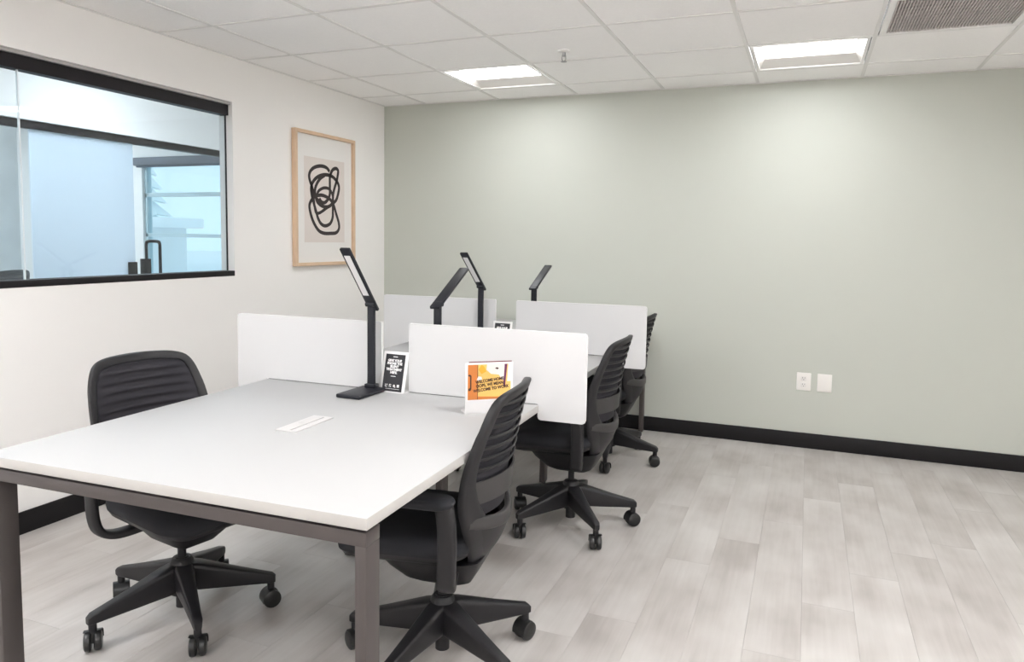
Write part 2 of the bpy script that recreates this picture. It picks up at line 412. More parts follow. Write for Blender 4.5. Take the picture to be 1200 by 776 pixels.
# glass wall across the corridor
gw = empty('glass_partition', (CX, 0, 0), 0, 'frosted glass corridor partition with black head track', 'partition')
boxo('head_track', -.03, .03, -6.3, .45, 2.030, 2.083, M['window_black'], gw, bev=.002)
boxo('floor_track', -.025, .025, -6.3, -.80, 0, .06, M['window_black'], gw)
boxo('clear_panel', -.006, .006, -3.15, -1.635, .06, 2.03, M['glass'], gw)
boxo('clear_panel', -.006, .006, -4.65, -3.155, .06, 2.03, M['glass'], gw)
boxo('clear_panel', -.006, .006, -6.3, -4.655, .06, 2.03, M['glass'], gw)
boxo('frosted_panel', -.006, .006, -1.630, -.805, .06, 2.03, M['frost'], gw)
boxo('side_panel', -.006, .006, .12, .45, .0, 2.03, M['glass'], gw)
d = structure(empty('door_1', (CX, 0, 0)))
boxo('door_glass', -.006, .006, -.795, .115, .01, 2.025, M['glass'], d)
boxo('lock_box', -.026, .026, -.875, -.802, .95, 1.105, M['window_black'], d, bev=.003)
boxo('lock_box', -.026, .026, -.735, -.672, .95, 1.128, M['window_black'], d, bev=.003)
bm = bmesh.new()
pts = smooth_path([(.075, 0, .88), (.075, 0, 1.20), (.072, 0, 1.25), (.05, 0, 1.268), (-.05, 0, 1.268), (-.072, 0, 1.25), (-.075, 0, 1.20), (-.075, 0, .88)], 4)
fr = []
for k, p in enumerate(pts):
    t = (pts[min(k + 1, len(pts) - 1)] - pts[max(k - 1, 0)]).normalized(); n = Vector((0, 1, 0)); bn = t.cross(n)
    fr.append([p + (n * math.cos(a) + bn * math.sin(a)) * .0125 for a in [2 * PI * q / 12 for q in range(12)]])
sweep(bm, fr); cyl(bm, (-.07, 0, .93), (.07, 0, .93), .009, n=12)
hd = finish(bm, 'pull_handle', M['window_black'], d, (0, -.628, 0))
structure(boxo('wall_column', -3.20, -2.90, -1.60, -.965, 0, CH, M['concrete']))
for k, (x, y) in enumerate(((-.95, -1.2), (-.95, -3.4), (-3.9, -.6), (-2.4, -2.4))):  # unseen lamps added to brighten corridor, column and frosted panel
    tag(troffer((x, y, CH - .086), M['fill_cool' if k < 2 else 'fill_far'], 'added unseen recessed light in the ceiling beyond the window, ' + ['corridor end by the door', 'middle of the corridor', 'room behind the glass door', 'room behind the clear panels'][k]), group='added corridor fill lights')

# outdoors
structure(boxo('ground', -60, -6.3, -30, 60, -.6, -.5, M['snow'])); structure(boxo('ground', -6.3, 20, YE + .3, 60, -.6, -.5, M['snow']))
bd = empty('building', (-20.6, 12.6, -.5), .12, 'pale low building with flat eaves beyond the outside window', 'building')
boxo('wall', -5, 3.3, -2, 2, 0, 2.05, M['far_wall'], bd)
boxo('roof', -5.3, 3.75, -2.4, 2.4, 2.05, 2.40, M['snow'], bd, bev=.05)
boxo('window', 1.2, 2.0, -2.04, -1.98, .7, 1.9, M['far_trim'], bd)
boxo('door', -1.2, -.2, -2.04, -1.98, 0, 2.1, M['far_trim'], bd)
def conifer(loc, h, label):
    t = empty('conifer', loc, 0, label, 'tree', 'pale trees outdoors')
    bm = bmesh.new(); cyl(bm, (0, 0, 0), (0, 0, h * .9), .16, .04, 8); finish(bm, 'trunk', M['concrete'], t)
    bm = bmesh.new()
    for k in range(9):
        z0 = h * (.1 + .1 * k); r = h * .33 * (1 - k / 9.5)
        n = 14
        tip = bm.verts.new((0, 0, z0 + h * .17))
        ring = [bm.verts.new((r * (1 if q % 2 else .7) * math.cos(2 * PI * q / n), r * (1 if q % 2 else .7) * math.sin(2 * PI * q / n), z0 - (.12 if q % 2 else 0))) for q in range(n)]
        for q in range(n): bm.faces.new((ring[q], ring[(q + 1) % n], tip))
        bm.faces.new(ring[::-1])
    finish(bm, 'foliage', M['far_tree'], t, smooth=False)
for k, (x, y, h, l) in enumerate(((-30, 24, 7.2, 'leftmost'), (-27, 31, 9.0, 'second from left'), (-22, 25, 7.4, 'third from left'), (-17.5, 31, 8.5, 'fourth from left'), (-14, 27, 7.0, 'rightmost'))):
    conifer((x, y, -.5), h, 'pale frosted conifer with painted haze beyond the low building, ' + l)

# ------------------------------------------------------------------ bench desk
ANG = .032
def D(x, y, z=0):                                   # desk frame -> world, turned about a point of the near bay
    px, py = 1.65, -3.86; c, s_ = math.cos(.0226), math.sin(.0226)
    qx, qy = c * px - s_ * py, s_ * px + c * py
    x, y = x - px, y - py
    return Vector((qx + math.cos(ANG) * x - math.sin(ANG) * y, qy + math.sin(ANG) * x + math.cos(ANG) * y, z))
DX0, DX1, DY0, DV1, DV2, DY1 = 1.048, 2.236, -3.856, -2.680, -1.468, -.075
XM = 1.648                                          # spine between the two sides
ZT = .735; TH = .027
dk = empty('bench_desk', D(0, 0), ANG, 'long white bench desk for six with brown-grey metal legs', 'desk')
def top(y0, y1, dx=0):
    bm = bmesh.new(); box(bm, DX0, DX1 - dx, y0, y1, ZT - TH, ZT, .0015, 2)
    for f in bm.faces:
        if abs(f.normal.z) < .5: f.material_index = 1
    o = finish(bm, 'desktop', [M['desk_white'], M['desk_edge']], dk)
    return o
top(DY0, DV1 - .003); top(DV1 + .003, DV2 - .003); top(DV2 + .003, DY1, .045)
for k, (y0, y1) in enumerate(((DY0 + .012, DY0 + .072), (DV1 - .03, DV1 + .03), (DV2 - .03, DV2 + .03), (DY1 - .072, DY1 - .012))):
    xl, xr = (DX0 + .010, DX1 - .010) if k in (0, 3) else (DX0 + .275, DX1 - .412)
    if k == 3: xr -= .045
    if k == 1: y0 += .085; y1 += .085; xl += .055
    if k == 2: y0 += .06; y1 += .06; xr += .05
    boxo('cross_beam', xl, xr, y0, y1, .664, .697, M['frame_metal'], dk, bev=.002)
    for x0, x1 in ((xl, xl + .028), (xr - .028, xr)):
        lg = boxo('leg', x0, x1, y0 + .001, y1 - .001, .006, .664, M['frame_metal'], dk, bev=.002)
        bm = bmesh.new(); cyl(bm, ((x0 + x1) / 2, (y0 + y1) / 2, 0), ((x0 + x1) / 2, (y0 + y1) / 2, .007), .013, n=12); finish(bm, 'foot', M['tray'], lg)
for x in (XM - .22, XM + .18): boxo('long_rail', x, x + .04, DY0 + .08, DY1 - .08, .668, ZT - TH, M['tray'], dk)
for y0, y1 in ((DY0 + .15, DV1 - .1), (DV1 + .1, DV2 - .1), (DV2 + .1, DY1 - .15)):
    bm = bmesh.new(); box(bm, XM - .1, XM + .1, y0, y1, .632, .636); box(bm, XM - .1, XM - .096, y0, y1, .636, .68); box(bm, XM + .096, XM + .1, y0, y1, .636, .68)
    for y in (y0 + .1, y1 - .1): box(bm, XM - .098, XM - .09, y, y + .02, .636, ZT - TH); box(bm, XM + .09, XM + .098, y, y + .02, .636, ZT - TH)
    finish(bm, 'cable_tray', M['tray'], dk, smooth=False)
for y in (DY0 + .02, DY1 - .06):
    for x in (DX0 + .03, XM, DX1 - .06): boxo('spacer', x, x + .03, y + .01, y + .035, .697, ZT - TH, M['tray'], dk)
# cable port set in the near top
gp = empty('power_grommet', D(1.641, -3.248, ZT), ANG, 'white rectangular cable port in the near desktop', 'cable port')
bm = bmesh.new()
for (x0, x1, y0, y1) in ((-.037, -.024, -.1, .1), (.012, .037, -.1, .1), (-.024, .012, -.1, -.088), (-.024, .012, .088, .1)): box(bm, x0, x1, y0, y1, 0, .0035)
finish(bm, 'bezel', M['port'], gp, smooth=False)
bm = bmesh.new(); box(bm, -.024, .005, -.088, .088, .0, .003); box(bm, -.024, .005, -.002, .002, .003, .0042); finish(bm, 'flap', M['port'], gp, smooth=False)
boxo('slot', .005, .012, -.088, .088, 0, .001, mat('slot_grey', (.22, .2, .2), .6), gp)

# dividers
def divider(side, yd, label):
    """L-shaped screen: over the desk it stands on the top, past the desk edge it drops lower"""
    if side > 0: x0, xe, x1 = 1.709, 2.233, 2.411
    else: x0, xe, x1 = 1.589, 1.048, .897
    zt, zl = 1.003, .680
    o = [(x0, ZT + .003)]
    o += [(xe, ZT + .003)]
    sg = 1 if side > 0 else -1
    r = .012
    o += [(xe + sg * .0, zl + r), (xe + sg * r * .3, zl + r * .3), (xe + sg * r, zl), (x1 - sg * r, zl), (x1 - sg * r * .3, zl + r * .3), (x1, zl + r)]
    o += [(x1, zt - r), (x1 - sg * r * .3, zt - r * .3), (x1 - sg * r, zt), (x0 + sg * .004, zt), (x0, zt - .004)]
    t = empty('desk_divider', D(0, yd, 0), ANG, label, 'desk divider', 'white desk dividers')
    bm = bmesh.new(); h = .007
    A = [bm.verts.new((p[0], -h, p[1])) for p in o]; B = [bm.verts.new((p[0], h, p[1])) for p in o]
    bm.faces.new(A); bm.faces.new(B[::-1])
    for k in range(len(o)):
        f = bm.faces.new((A[k], B[k], B[(k + 1) % len(o)], A[(k + 1) % len(o)])); f.material_index = 1
    finish(bm, 'screen', [M['divider'], M['divider_edge']], t, smooth=False)
    boxo('gasket', min(x0, xe) + .002, max(x0, xe) - .002, -.003, .003, ZT + .0005, ZT + .0035, M['plate_seal'], t)
    for xb in (x0 + sg * .12, xe - sg * .12):
        bm = bmesh.new(); box(bm, xb - .03, xb + .03, -h - .004, h + .004, ZT - TH - .012, ZT - TH - .002, .0015); box(bm, xb - .03, xb + .03, -.0025, .0025, ZT - TH - .003, ZT + .0004)
        finish(bm, 'bracket', M['frame_metal'], t)
divider(+1, DV1, 'nearer white desk divider on the right, behind the photo card')
divider(-1, DV1, 'nearer white desk divider on the left, behind the near desk lamp')
divider(+1, DV2, 'farther white desk divider on the right, by the green wall')
divider(-1, DV2, 'farther white desk divider on the left, beside the white wall')

# ------------------------------------------------------------------ task chairs
def XC(z):
    tb = [(.28, -.072), (.34, -.116), (.40, -.152), (.46, -.175), (.53, -.187), (.60, -.193), (.68, -.199), (.78, -.215), (.87, -.237), (.92, -.252)]
    if z <= tb[0][0]: return tb[0][1]
    for (a, xa), (b, xb) in zip(tb, tb[1:]):
        if z <= b: t = (z - a) / (b - a); return xa + (xb - xa) * t
    return tb[-1][1]
def S(y, z, off=0):                                # back surface; off < 0 is rearward
    return Vector((XC(z) + (.048 + .040 * max(0, min(1, (.80 - z) / .25))) * (abs(y) / .225) ** 2 + off, y, z))
HALF = [(.0, .306), (.045, .316), (.095, .360), (.145, .425), (.184, .500), (.210, .580), (.218, .660), (.214, .740), (.205, .800), (.190, .850), (.168, .882), (.130, .897), (.07, .903), (0, .905)]
def halfw(z):
    for (a, za), (b, zb) in zip(HALF, HALF[1:]):
        if za <= z <= zb: t = (z - za) / max(1e-6, zb - za); return a + (b - a) * t
    return 0
def sheet(bm, z0, z1, nz, ny, inset, off, thick, rib=None):
    grids = []
    for side in (0, 1):
        g = []
        for k in range(nz + 1):
            z = z0 + (z1 - z0) * k / nz; hw = max(.004, halfw(z) - inset); row = []
            for q in range(ny + 1):
                y = -hw + 2 * hw * q / ny
                o = off - (thick if side else 0)
                if rib: o += rib(y / hw, z)
                row.append(bm.verts.new(S(y, z, o)))
            g.append(row)
        grids.append(g)
    f, b = grids
    for g in (f, b):
        for k in range(nz):
            for q in range(ny): bm.faces.new((g[k][q], g[k][q + 1], g[k + 1][q + 1], g[k + 1][q]))
    for k in range(nz):
        for q in (0, ny): bm.faces.new((f[k][q], f[k + 1][q], b[k + 1][q], b[k][q]))
    for q in range(ny):
        for k in (0, nz): bm.faces.new((f[k][q], f[k][q + 1], b[k][q + 1], b[k][q]))

def make_chair():
    t = empty('task_chair')
    # --- swivel base: hub, five legs, five casters
    bm = bmesh.new(); lathe(bm, [(.001, .085), (.040, .085), (.046, .11), (.046, .17), (.036, .205), (.030, .212), (.001, .212)], 24)
    base = finish(bm, 'swivel_base', M['plastic'], t)
    # leg mesh along +X
    bm = bmesh.new(); fr = []
    for s, zt, zb, wt, wb in ((.020, .196, .096, .034, .030), (.06, .190, .094, .031, .027), (.12, .172, .092, .026, .022), (.19, .151, .090, .021, .018), (.26, .132, .089, .017, .015), (.297, .122, .088, .0155, .014), (.309, .112, .090, .011, .010)):
        c, h = (zt + zb) / 2, (zt - zb) / 2
        ring = []
        for (u, v) in rrect(1, 1, .35, 3):
            wl = wt if v > 0 else wb
            ring.append(Vector((s, u * wl, c + v * h)))
        fr.append(ring)
    sweep(bm, fr); cyl(bm, (.293, 0, .094), (.293, 0, .062), .0125, n=14)
    leg = finish(bm, 'leg', M['plastic'], base)
    # caster (at the leg end)
    bm = bmesh.new()
    for sy in (-1, 1):
        n = 22; prof = [(.008, .004), (.027, .004), (.0315, .008), (.032, .014), (.0305, .022), (.024, .0255), (.006, .0255)]
        rings = [[bm.verts.new((r * math.cos(2 * PI * q / n), sy * y, .032 + r * math.sin(2 * PI * q / n))) for q in range(n)] for r, y in prof]
        for A, B in zip(rings, rings[1:]):
            for q in range(n): bm.faces.new((A[q], A[(q + 1) % n], B[(q + 1) % n], B[q]))
        bm.faces.new(rings[0]); bm.faces.new(rings[-1][::-1])
    n = 10; fr = []                                 # hood over the wheels
    for y in (-.0275, -.026, .026, .0275):
        e = .002 if abs(y) > .027 else 0
        out = [Vector((-(.0345 - e) * math.cos(a), y, .032 + (.0345 - e) * math.sin(a))) for a in [math.radians(-12 + 115 * q / n) for q in range(n + 1)]]
        inn = [Vector((-(.0325) * math.cos(a), y, .032 + .0325 * math.sin(a))) for a in [math.radians(-12 + 115 * q / n) for q in range(n, -1, -1)]]
        fr.append(out + inn)
    sweep(bm, fr); cyl(bm, (0, -.006, .032), (0, .006, .032), .010, n=12); box(bm, -.012, .012, -.004, .004, .03, .064)
    cas = finish(bm, 'caster', M['wheel'], base, (.293, 0, 0))
    for k in range(1, 5):
        for o, sw in ((leg, 0), (cas, (.5, -.7, 1.1, -.3)[k - 1])):
            c = o.copy(); COL.objects.link(c); c.rotation_euler.z = 2 * PI * k / 5 + sw
            if o is cas: c.location = (.293 * math.cos(2 * PI * k / 5), .293 * math.sin(2 * PI * k / 5), 0)
    cas.rotation_euler.z = .35
    bm = bmesh.new(); cyl(bm, (0, 0, .036), (0, 0, .215), .0225, n=20); cyl(bm, (0, 0, .21), (0, 0, .30), .0145, n=16); finish(bm, 'gas_column', M['plastic'], t)
    # --- mechanism under the seat
    bm = bmesh.new(); fr = []
    for z, x0, x1, hw in ((.268, -.075, .075, .045), (.285, -.105, .11, .07), (.33, -.13, .155, .105), (.375, -.15, .18, .14)):
        c, h = (x0 + x1) / 2, (x1 - x0) / 2
        fr.append([Vector((c + u * h, v * hw, z)) for u, v in rrect(1, 1, .4, 4)])
    sweep(bm, fr); finish(bm, 'mechanism', M['plastic'], t)
    # --- seat pan and cushion
    def outline(grow=0):
        out = []
        for u, v in rrect(.205, .218, .42, 6):
            x = u; y = v * (1.0 + .03 * (u > 0))
            out.append((x + .072 + (grow if u > 0 else -grow), y + (grow if v > 0 else -grow)))
        return out
    def seatz(x, y): return -.020 * max(0, (x - .12) / .14) ** 2 - .008 * (1 - min(1, abs(y) / .2)) + .004
    bm = bmesh.new(); fr = []
    for z, k in ((.372, .62), (.385, .80), (.405, .95), (.420, .985)): fr.append([Vector((.072 + (x - .072) * k, y * k, z + seatz(x, y) * .8)) for x, y in outline()])
    sweep(bm, fr); finish(bm, 'seat_pan', M['plastic'], t)
    bm = bmesh.new(); fr = []
    for z, k in ((.416, .97), (.424, 1.0), (.440, 1.012), (.455, .995), (.466, .955), (.472, .88), (.474, .70), (.474, .40), (.474, .12)): fr.append([Vector((.072 + (x - .072) * k, y * k, z + seatz(.072 + (x - .072) * k, y * k))) for x, y in outline()])
    sweep(bm, fr); finish(bm, 'seat', M['fabric'], t, angle=60)
    # --- back frame (closed loop band)
    right = [Vector((y, z, 0)) for y, z in HALF]; left = [Vector((-y, z, 0)) for y, z in HALF[-2:0:-1]]
    path = smooth_path(right + left, 3, closed=True)
    bm = bmesh.new(); fr = []; n = len(path)
    for k, p in enumerate(path):
        tg = (path[(k + 1) % n] - path[k - 1]); tg.normalize(); nrm = Vector((tg.y, -tg.x, 0))   # outward in (y,z)
        z = p.y
        kk = [(.29, .040), (.33, .046), (.40, .074), (.47, .080), (.54, .062), (.64, .036), (.72, .030), (.95, .029)]
        wd = kk[-1][1]
        for (za, wa), (zb, wb) in zip(kk, kk[1:]):
            if za <= z <= zb: wd = wa + (wb - wa) * (z - za) / (zb - za); break
        th = .012
        ring = []
        for u, v in rrect(1, 1, .5, 2):
            q = p - nrm * (wd / 2 - u * wd / 2)
            ring.append(S(q.x, max(.285, q.y), -.004 + v * th))
        fr.append(ring)
    sweep(bm, fr, closed=True); bf = finish(bm, 'back_frame', M['plastic'], t, angle=50)
    # lower cross band joining the uprights, bulging rearward
    bm = bmesh.new(); fr = []
    for k in range(19):
        u = -1 + 2 * k / 18; z = .525 - .030 * (1 - u * u); hw = halfw(z) - .012
        c = S(u * hw, z, -.004 - .016 * (1 - u * u))
        fr.append([c + Vector((b * .011, 0, a * .020)) for a, b in rrect(1, 1, .6, 3)])
    sweep(bm, fr); finish(bm, 'cross_band', M['plastic2'], t, angle=50)
    # lower shell between the uprights
    bm = bmesh.new(); sheet(bm, .345, .50, 10, 16, .026, -.006, .006, lambda u, z: -.014 * (1 - u * u) * min(1, (z - .33) / .1)); finish(bm, 'lower_shell', M['plastic'], t, angle=60)
    # connection from the shell to the mechanism
    bm = bmesh.new(); fr = []
    for p, hw, h in (((-.03, .31), .05, .03), ((-.07, .312), .055, .028), ((-.095, .325), .06, .022), ((-.135, .36), .07, .014)):
        fr.append([Vector((p[0], a * hw, p[1] + b * h)) for a, b in rrect(1, 1, .5, 3)])
    sweep(bm, fr); finish(bm, 'back_yoke', M['plastic'], t)
    # knit with its ribs, lumbar band, horizontal fins behind
    def rib(u, z):
        e = max(0, 1 - (abs(u) / .92) ** 6) * (1 if z > .655 else max(0, (z - .635) / .02)) * (1 if z < .86 else max(0, (.875 - z) / .015))
        return .0055 * math.sin((z - .655) / .031 * 2 * PI) * e
    bm = bmesh.new(); sheet(bm, .53, .893, 94, 16, .020, .002, .003, rib); finish(bm, 'knit_back', M['knit'], t, angle=80)
    for k in range(7):
        z = .673 + .031 * k
        bm = bmesh.new(); fr = []
        for q in range(15):
            u = -1 + 2 * q / 14; hw = halfw(z) - .022; c = S(u * hw, z + .010 * u * u, -.008 - .006 * (1 - u * u))
            fr.append([c + Vector((-b * .004 - a * .003, 0, a * .0065 + .0)) for a, b in rrect(1, 1, .8, 2)])
        sweep(bm, fr); finish(bm, 'back_fin', M['plastic'], t, angle=60)
    bm = bmesh.new(); sheet(bm, .575, .645, 5, 16, .016, -.007, .005, lambda u, z: -.008 * (1 - u * u)); finish(bm, 'lumbar_band', M['plastic2'], t, angle=60)
    # --- arms
    for s in (1, -1):
        pts = smooth_path([(-.050, .06 * s, .350), (-.068, .14 * s, .338), (-.082, .195 * s, .338), (-.092, .232 * s, .358), (-.098, .246 * s, .405), (-.100, .249 * s, .48), (-.098, .249 * s, .54), (-.090, .248 * s, .594)], 4)
        bm = bmesh.new(); fr = []
        for k, p in enumerate(pts):
            tg = (pts[min(k + 1, len(pts) - 1)] - pts[max(k - 1, 0)]).normalized(); ax = Vector((1, 0, 0)); bn = tg.cross(ax).normalized()
            fr.append([p + ax * a * .027 + bn * b * .0135 for a, b in rrect(1, 1, .6, 3)])
        sweep(bm, fr); arm = finish(bm, 'armrest', M['plastic'], t, angle=50)
        bm = bmesh.new(); fr = []
        for z, k in ((.590, .86), (.595, .97), (.604, 1.0), (.612, .97), (.617, .88)):
            fr.append([Vector((.005 + u * k, .248 * s + v * (k if abs(v) > .01 else 1), z - .012 * max(0, (.005 + u - .08) / .1) ** 2)) for u, v in rrect(.125, .040, .9, 6)])
        sweep(bm, fr); finish(bm, 'arm_pad', M['fabric'], arm, angle=60)
    return t, base
R_ = math.radians
chair, base0 = make_chair()
def place(o, x, y, th, phase, label):
    o.location = (x, y, 0); o.rotation_euler.z = R_(th); tag(o, label, 'chair', 'black task chairs')
    for c in o.children:
        if c.name.startswith('swivel_base'): c.rotation_euler.z = R_(phase - th)
SPOTS = [(1.19, -3.222, -11, 36.5, 'black mesh-back task chair tucked under the near desk against the white wall side'),
         (2.144, -3.097, 187.5, 47.4, 'black mesh-back task chair nearest the camera, seen from behind at the right of the desk'),
         (2.183, -1.873, 180, 21.3, 'black mesh-back task chair in the middle of the right row, behind the nearer divider'),
         (2.085, -.78, 180, -7.8, 'black mesh-back task chair last in the right row, beside the green wall'),
         (-2.52, -1.56, 200, 10, 'black task chair seen through the window glass, only its back top showing')]
for k, (x, y, th, ph, l) in enumerate(SPOTS):
    c = chair if k == 0 else copy_tree(chair)
    place(c, x, y, th, ph, l)
    if k == 4: c.scale = (1.16, 1.16, 1.16)

# ------------------------------------------------------------------ desk lamps
def make_lamp(elev, label, loc, rz, ln=.32):
    t = empty('desk_lamp', loc, rz, label, 'desk lamp', 'black folding desk lamps')
    boxo('base', -.052, .052, -.140, .042, .001, .015, M['lamp_black'], t, bev=.004, seg=3)
    bm = bmesh.new(); box(bm, -.022, .022, .002, .036, .014, .030, .002); finish(bm, 'pole_socket', M['lamp_black'], t)
    bm = bmesh.new(); fr = []
    for z, wx, wy in ((.028, .0155, .010), (.06, .0150, .0095), (.337, .0150, .009)): fr.append([Vector((a * wx, .018 + b * wy, z)) for a, b in rrect(1, 1, .4, 2)])
    sweep(bm, fr); finish(bm, 'pole', M['lamp_black'], t)
    h = new_obj('lamp_head', None, t)
    bpy.data.objects.remove(h)
    bm = bmesh.new(); box(bm, -.021, .021, -ln, .032, -.006, .006, .003, 2)
    hd = finish(bm, 'lamp_head', M['lamp_black'], t, (0, .018, .340)); hd.rotation_euler.x = -elev
    bm = bmesh.new(); box(bm, -.0125, .0125, -ln + .03, -.05, -.0072, -.005); finish(bm, 'led_strip', M['led'], hd)
    bm = bmesh.new(); cyl(bm, (-.019, .012, .339), (.019, .012, .339), .010, n=14); finish(bm, 'hinge', M['lamp_black'], t)
    return t
make_lamp(R_(51), 'black folding desk lamp on the near desktop beside the black sign', D(1.566, -2.742, ZT), ANG - .04, .275)
make_lamp(R_(27), 'black desk lamp leaning right behind the nearer right divider', D(1.785, -2.575, ZT), ANG + PI, .285)
make_lamp(R_(39), 'black desk lamp leaning left in front of the farther left divider', D(1.518, -1.532, ZT), ANG - .02, .29)
make_lamp(R_(23), 'black desk lamp behind the farther right divider, its top catching light', D(1.778, -1.365, ZT), ANG + PI, .275)

# ------------------------------------------------------------------ signs
def text(body, size, m, parent, loc, rot=(PI / 2, 0, 0), align='CENTER', bold=.0, sx=1):
    c = bpy.data.curves.new('lettering', 'FONT'); c.body = body; c.size = size; c.align_x = align; c.align_y = 'CENTER'; c.extrude = .0002; c.offset = bold
    c.materials.append(m); src = bpy.data.objects.new('lettering_source', c)
    me = bpy.data.meshes.new_from_object(src); me.name = 'lettering'; bpy.data.objects.remove(src); bpy.data.curves.remove(c)
    if not me.materials: me.materials.append(m)
    o = new_obj('lettering', me, parent, loc); o.rotation_euler = rot; o.scale.x = sx
    return o
def black_sign(loc, rz, label):
    t = empty('table_sign', loc, rz, label, 'sign', 'black table signs')
    lean = R_(13)
    # slanted acrylic holder, front face leaning back
    hold = boxo('sign_holder', -.056, .056, 0, .004, 0, .158, M['acrylic'], t, bev=.001); hold.rotation_euler.x = -lean
    boxo('holder_foot', -.056, .056, -.004, .055, 0, .004, M['acrylic'], hold).rotation_euler.x = lean
    cd = boxo('card', -.044, .044, -.0025, -.0005, .003, .147, M['card_black'], t); cd.rotation_euler.x = -lean
    y = -.0028
    for s, z, b in (('GIVE YOUR', .0125, .122), ('PHONE THE', .0125, .1105), ('SILENT', .0125, .099), ('TREATMENT', .0125, .0875), ('HERE.', .0125, .076)):
        text(s, z, M['letter_white'], cd, (0, y, b), bold=.0007)
    bm = bmesh.new(); box(bm, -.010, .010, y, -.002, .1355, .1385); finish(bm, 'small_mark', M['letter_white'], cd, smooth=False)
    bm = bmesh.new(); box(bm, -.011, .011, y, -.002, .0605, .063); finish(bm, 'small_mark', M['letter_white'], cd, smooth=False)
    bm = bmesh.new(); box(bm, -.034, .034, y, -.002, .0125, .0138); finish(bm, 'small_mark', M['letter_white'], cd, smooth=False)
    for k in range(4):
        bm = bmesh.new(); x = -.027 + .018 * k
        if k == 0: box(bm, x - .005, x + .005, y, -.002, .020, .022); box(bm, x - .005, x - .003, y, -.002, .022, .031); box(bm, x + .001, x + .005, y, -.002, .026, .031)
        elif k == 1: box(bm, x - .0045, x - .002, y, -.002, .020, .031); box(bm, x + .0015, x + .0045, y, -.002, .020, .026); box(bm, x - .002, x + .0045, y, -.002, .0285, .031)
        elif k == 2: cyl(bm, (x, y, .0255), (x, -.002, .0255), .005, n=12); box(bm, x + .002, x + .007, y, -.002, .019, .022)
        else: box(bm, x - .005, x + .005, y, -.002, .0205, .031)
        finish(bm, 'icon', M['letter_white'], cd, smooth=False)
    return t
black_sign(D(1.648, -2.712, ZT), ANG - .08, 'black sign with white lettering leaning on the near desktop beside the lamp')
black_sign(D(1.640, -1.530, ZT), ANG - .05, 'black sign with white lettering half hidden behind the nearer right divider')

pc = empty('photo_card', D(2.118, -2.872, ZT), R_(39), 'white-bordered orange and yellow photo card standing on the desk behind the near chair', 'card')
pc.scale = (.95, 1, .91)
bm = bmesh.new(); box(bm, -.089, .089, 0, .004, 0, .193, .001); box(bm, -.089, .089, 0, .06, 0, .004); finish(bm, 'stand', M['acrylic'], pc)
boxo('card', -.087, .087, -.0012, 0, .048, .192, M['card_white'], pc)
pb = boxo('rear_card', -.075, .085, .0055, .0065, .03, .1965, mat('rear_card_red', (.16, .03, .035), .5), pc)
bmw = boxo('photo_print', -.080, .080, -.0018, -.001, .054, .186, M['yellow'], pc)
y = -.0022
def flat(poly, m, name, dy=0):
    bm = bmesh.new(); A = [bm.verts.new((px, y - dy, pz)) for px, pz in poly]; B = [bm.verts.new((px, -.0015, pz)) for px, pz in poly]
    bm.faces.new(A); bm.faces.new(B[::-1])
    for k in range(len(A)): bm.faces.new((A[k], A[(k + 1) % len(A)], B[(k + 1) % len(A)], B[k]))
    return finish(bm, name, m, bmw, smooth=False)
flat([(-.08, .054), (-.045, .054), (-.045, .186), (-.08, .186)], M['orange_wood'], 'wood_patch')
flat([(-.045, .054), (-.043, .054), (-.043, .186), (-.045, .186)], M['printbrown'], 'brown_patch', .0001)
flat([(-.078, .088), (-.070, .088), (-.067, .096), (-.067, .145), (-.072, .150), (-.079, .148), (-.079, .144), (-.072, .142), (-.072, .10), (-.078, .096)], M['printbrown'], 'brown_patch', .0001)
flat([(-.01, .186), (.06, .186), (.06, .118), (.045, .128), (.035, .146), (.005, .150), (-.012, .166)], M['pale'], 'pale_patch')
flat([(-.048, .128), (-.036, .124), (-.028, .130), (-.030, .140), (-.042, .142)], M['pale'], 'pale_patch', .0001)
flat([(.052, .105), (.058, .098), (.066, .186), (.056, .186)], M['purple'], 'purple_patch', .0001)
flat([(.066, .12), (.080, .12), (.080, .186), (.070, .186)], M['card_white'], 'pale_patch', .0001)
flat([(.020, .170), (.030, .166), (.034, .171), (.026, .175)], M['printbrown'], 'brown_patch', .0001)
flat([(-.03, .186), (-.02, .178), (-.012, .160), (-.03, .150), (-.042, .168)], mat('print_gold', (.72, .36, .03), .6), 'gold_patch', .0001)
flat([(-.043, .054), (.08, .054), (.08, .060), (-.043, .066)], M['orange_wood'], 'wood_patch', .0001)
for s, z, xx in (('WELCOME HOME.', .126, .002), ('OOPS, WE MEAN,', .110, .002), ('WELCOME TO WORK', .094, .006)):
    text(s, .0155, M['printbrown'], bmw, (xx, y - .0004, z), (PI / 2, -R_(7), 0), bold=.0006, sx=.86)

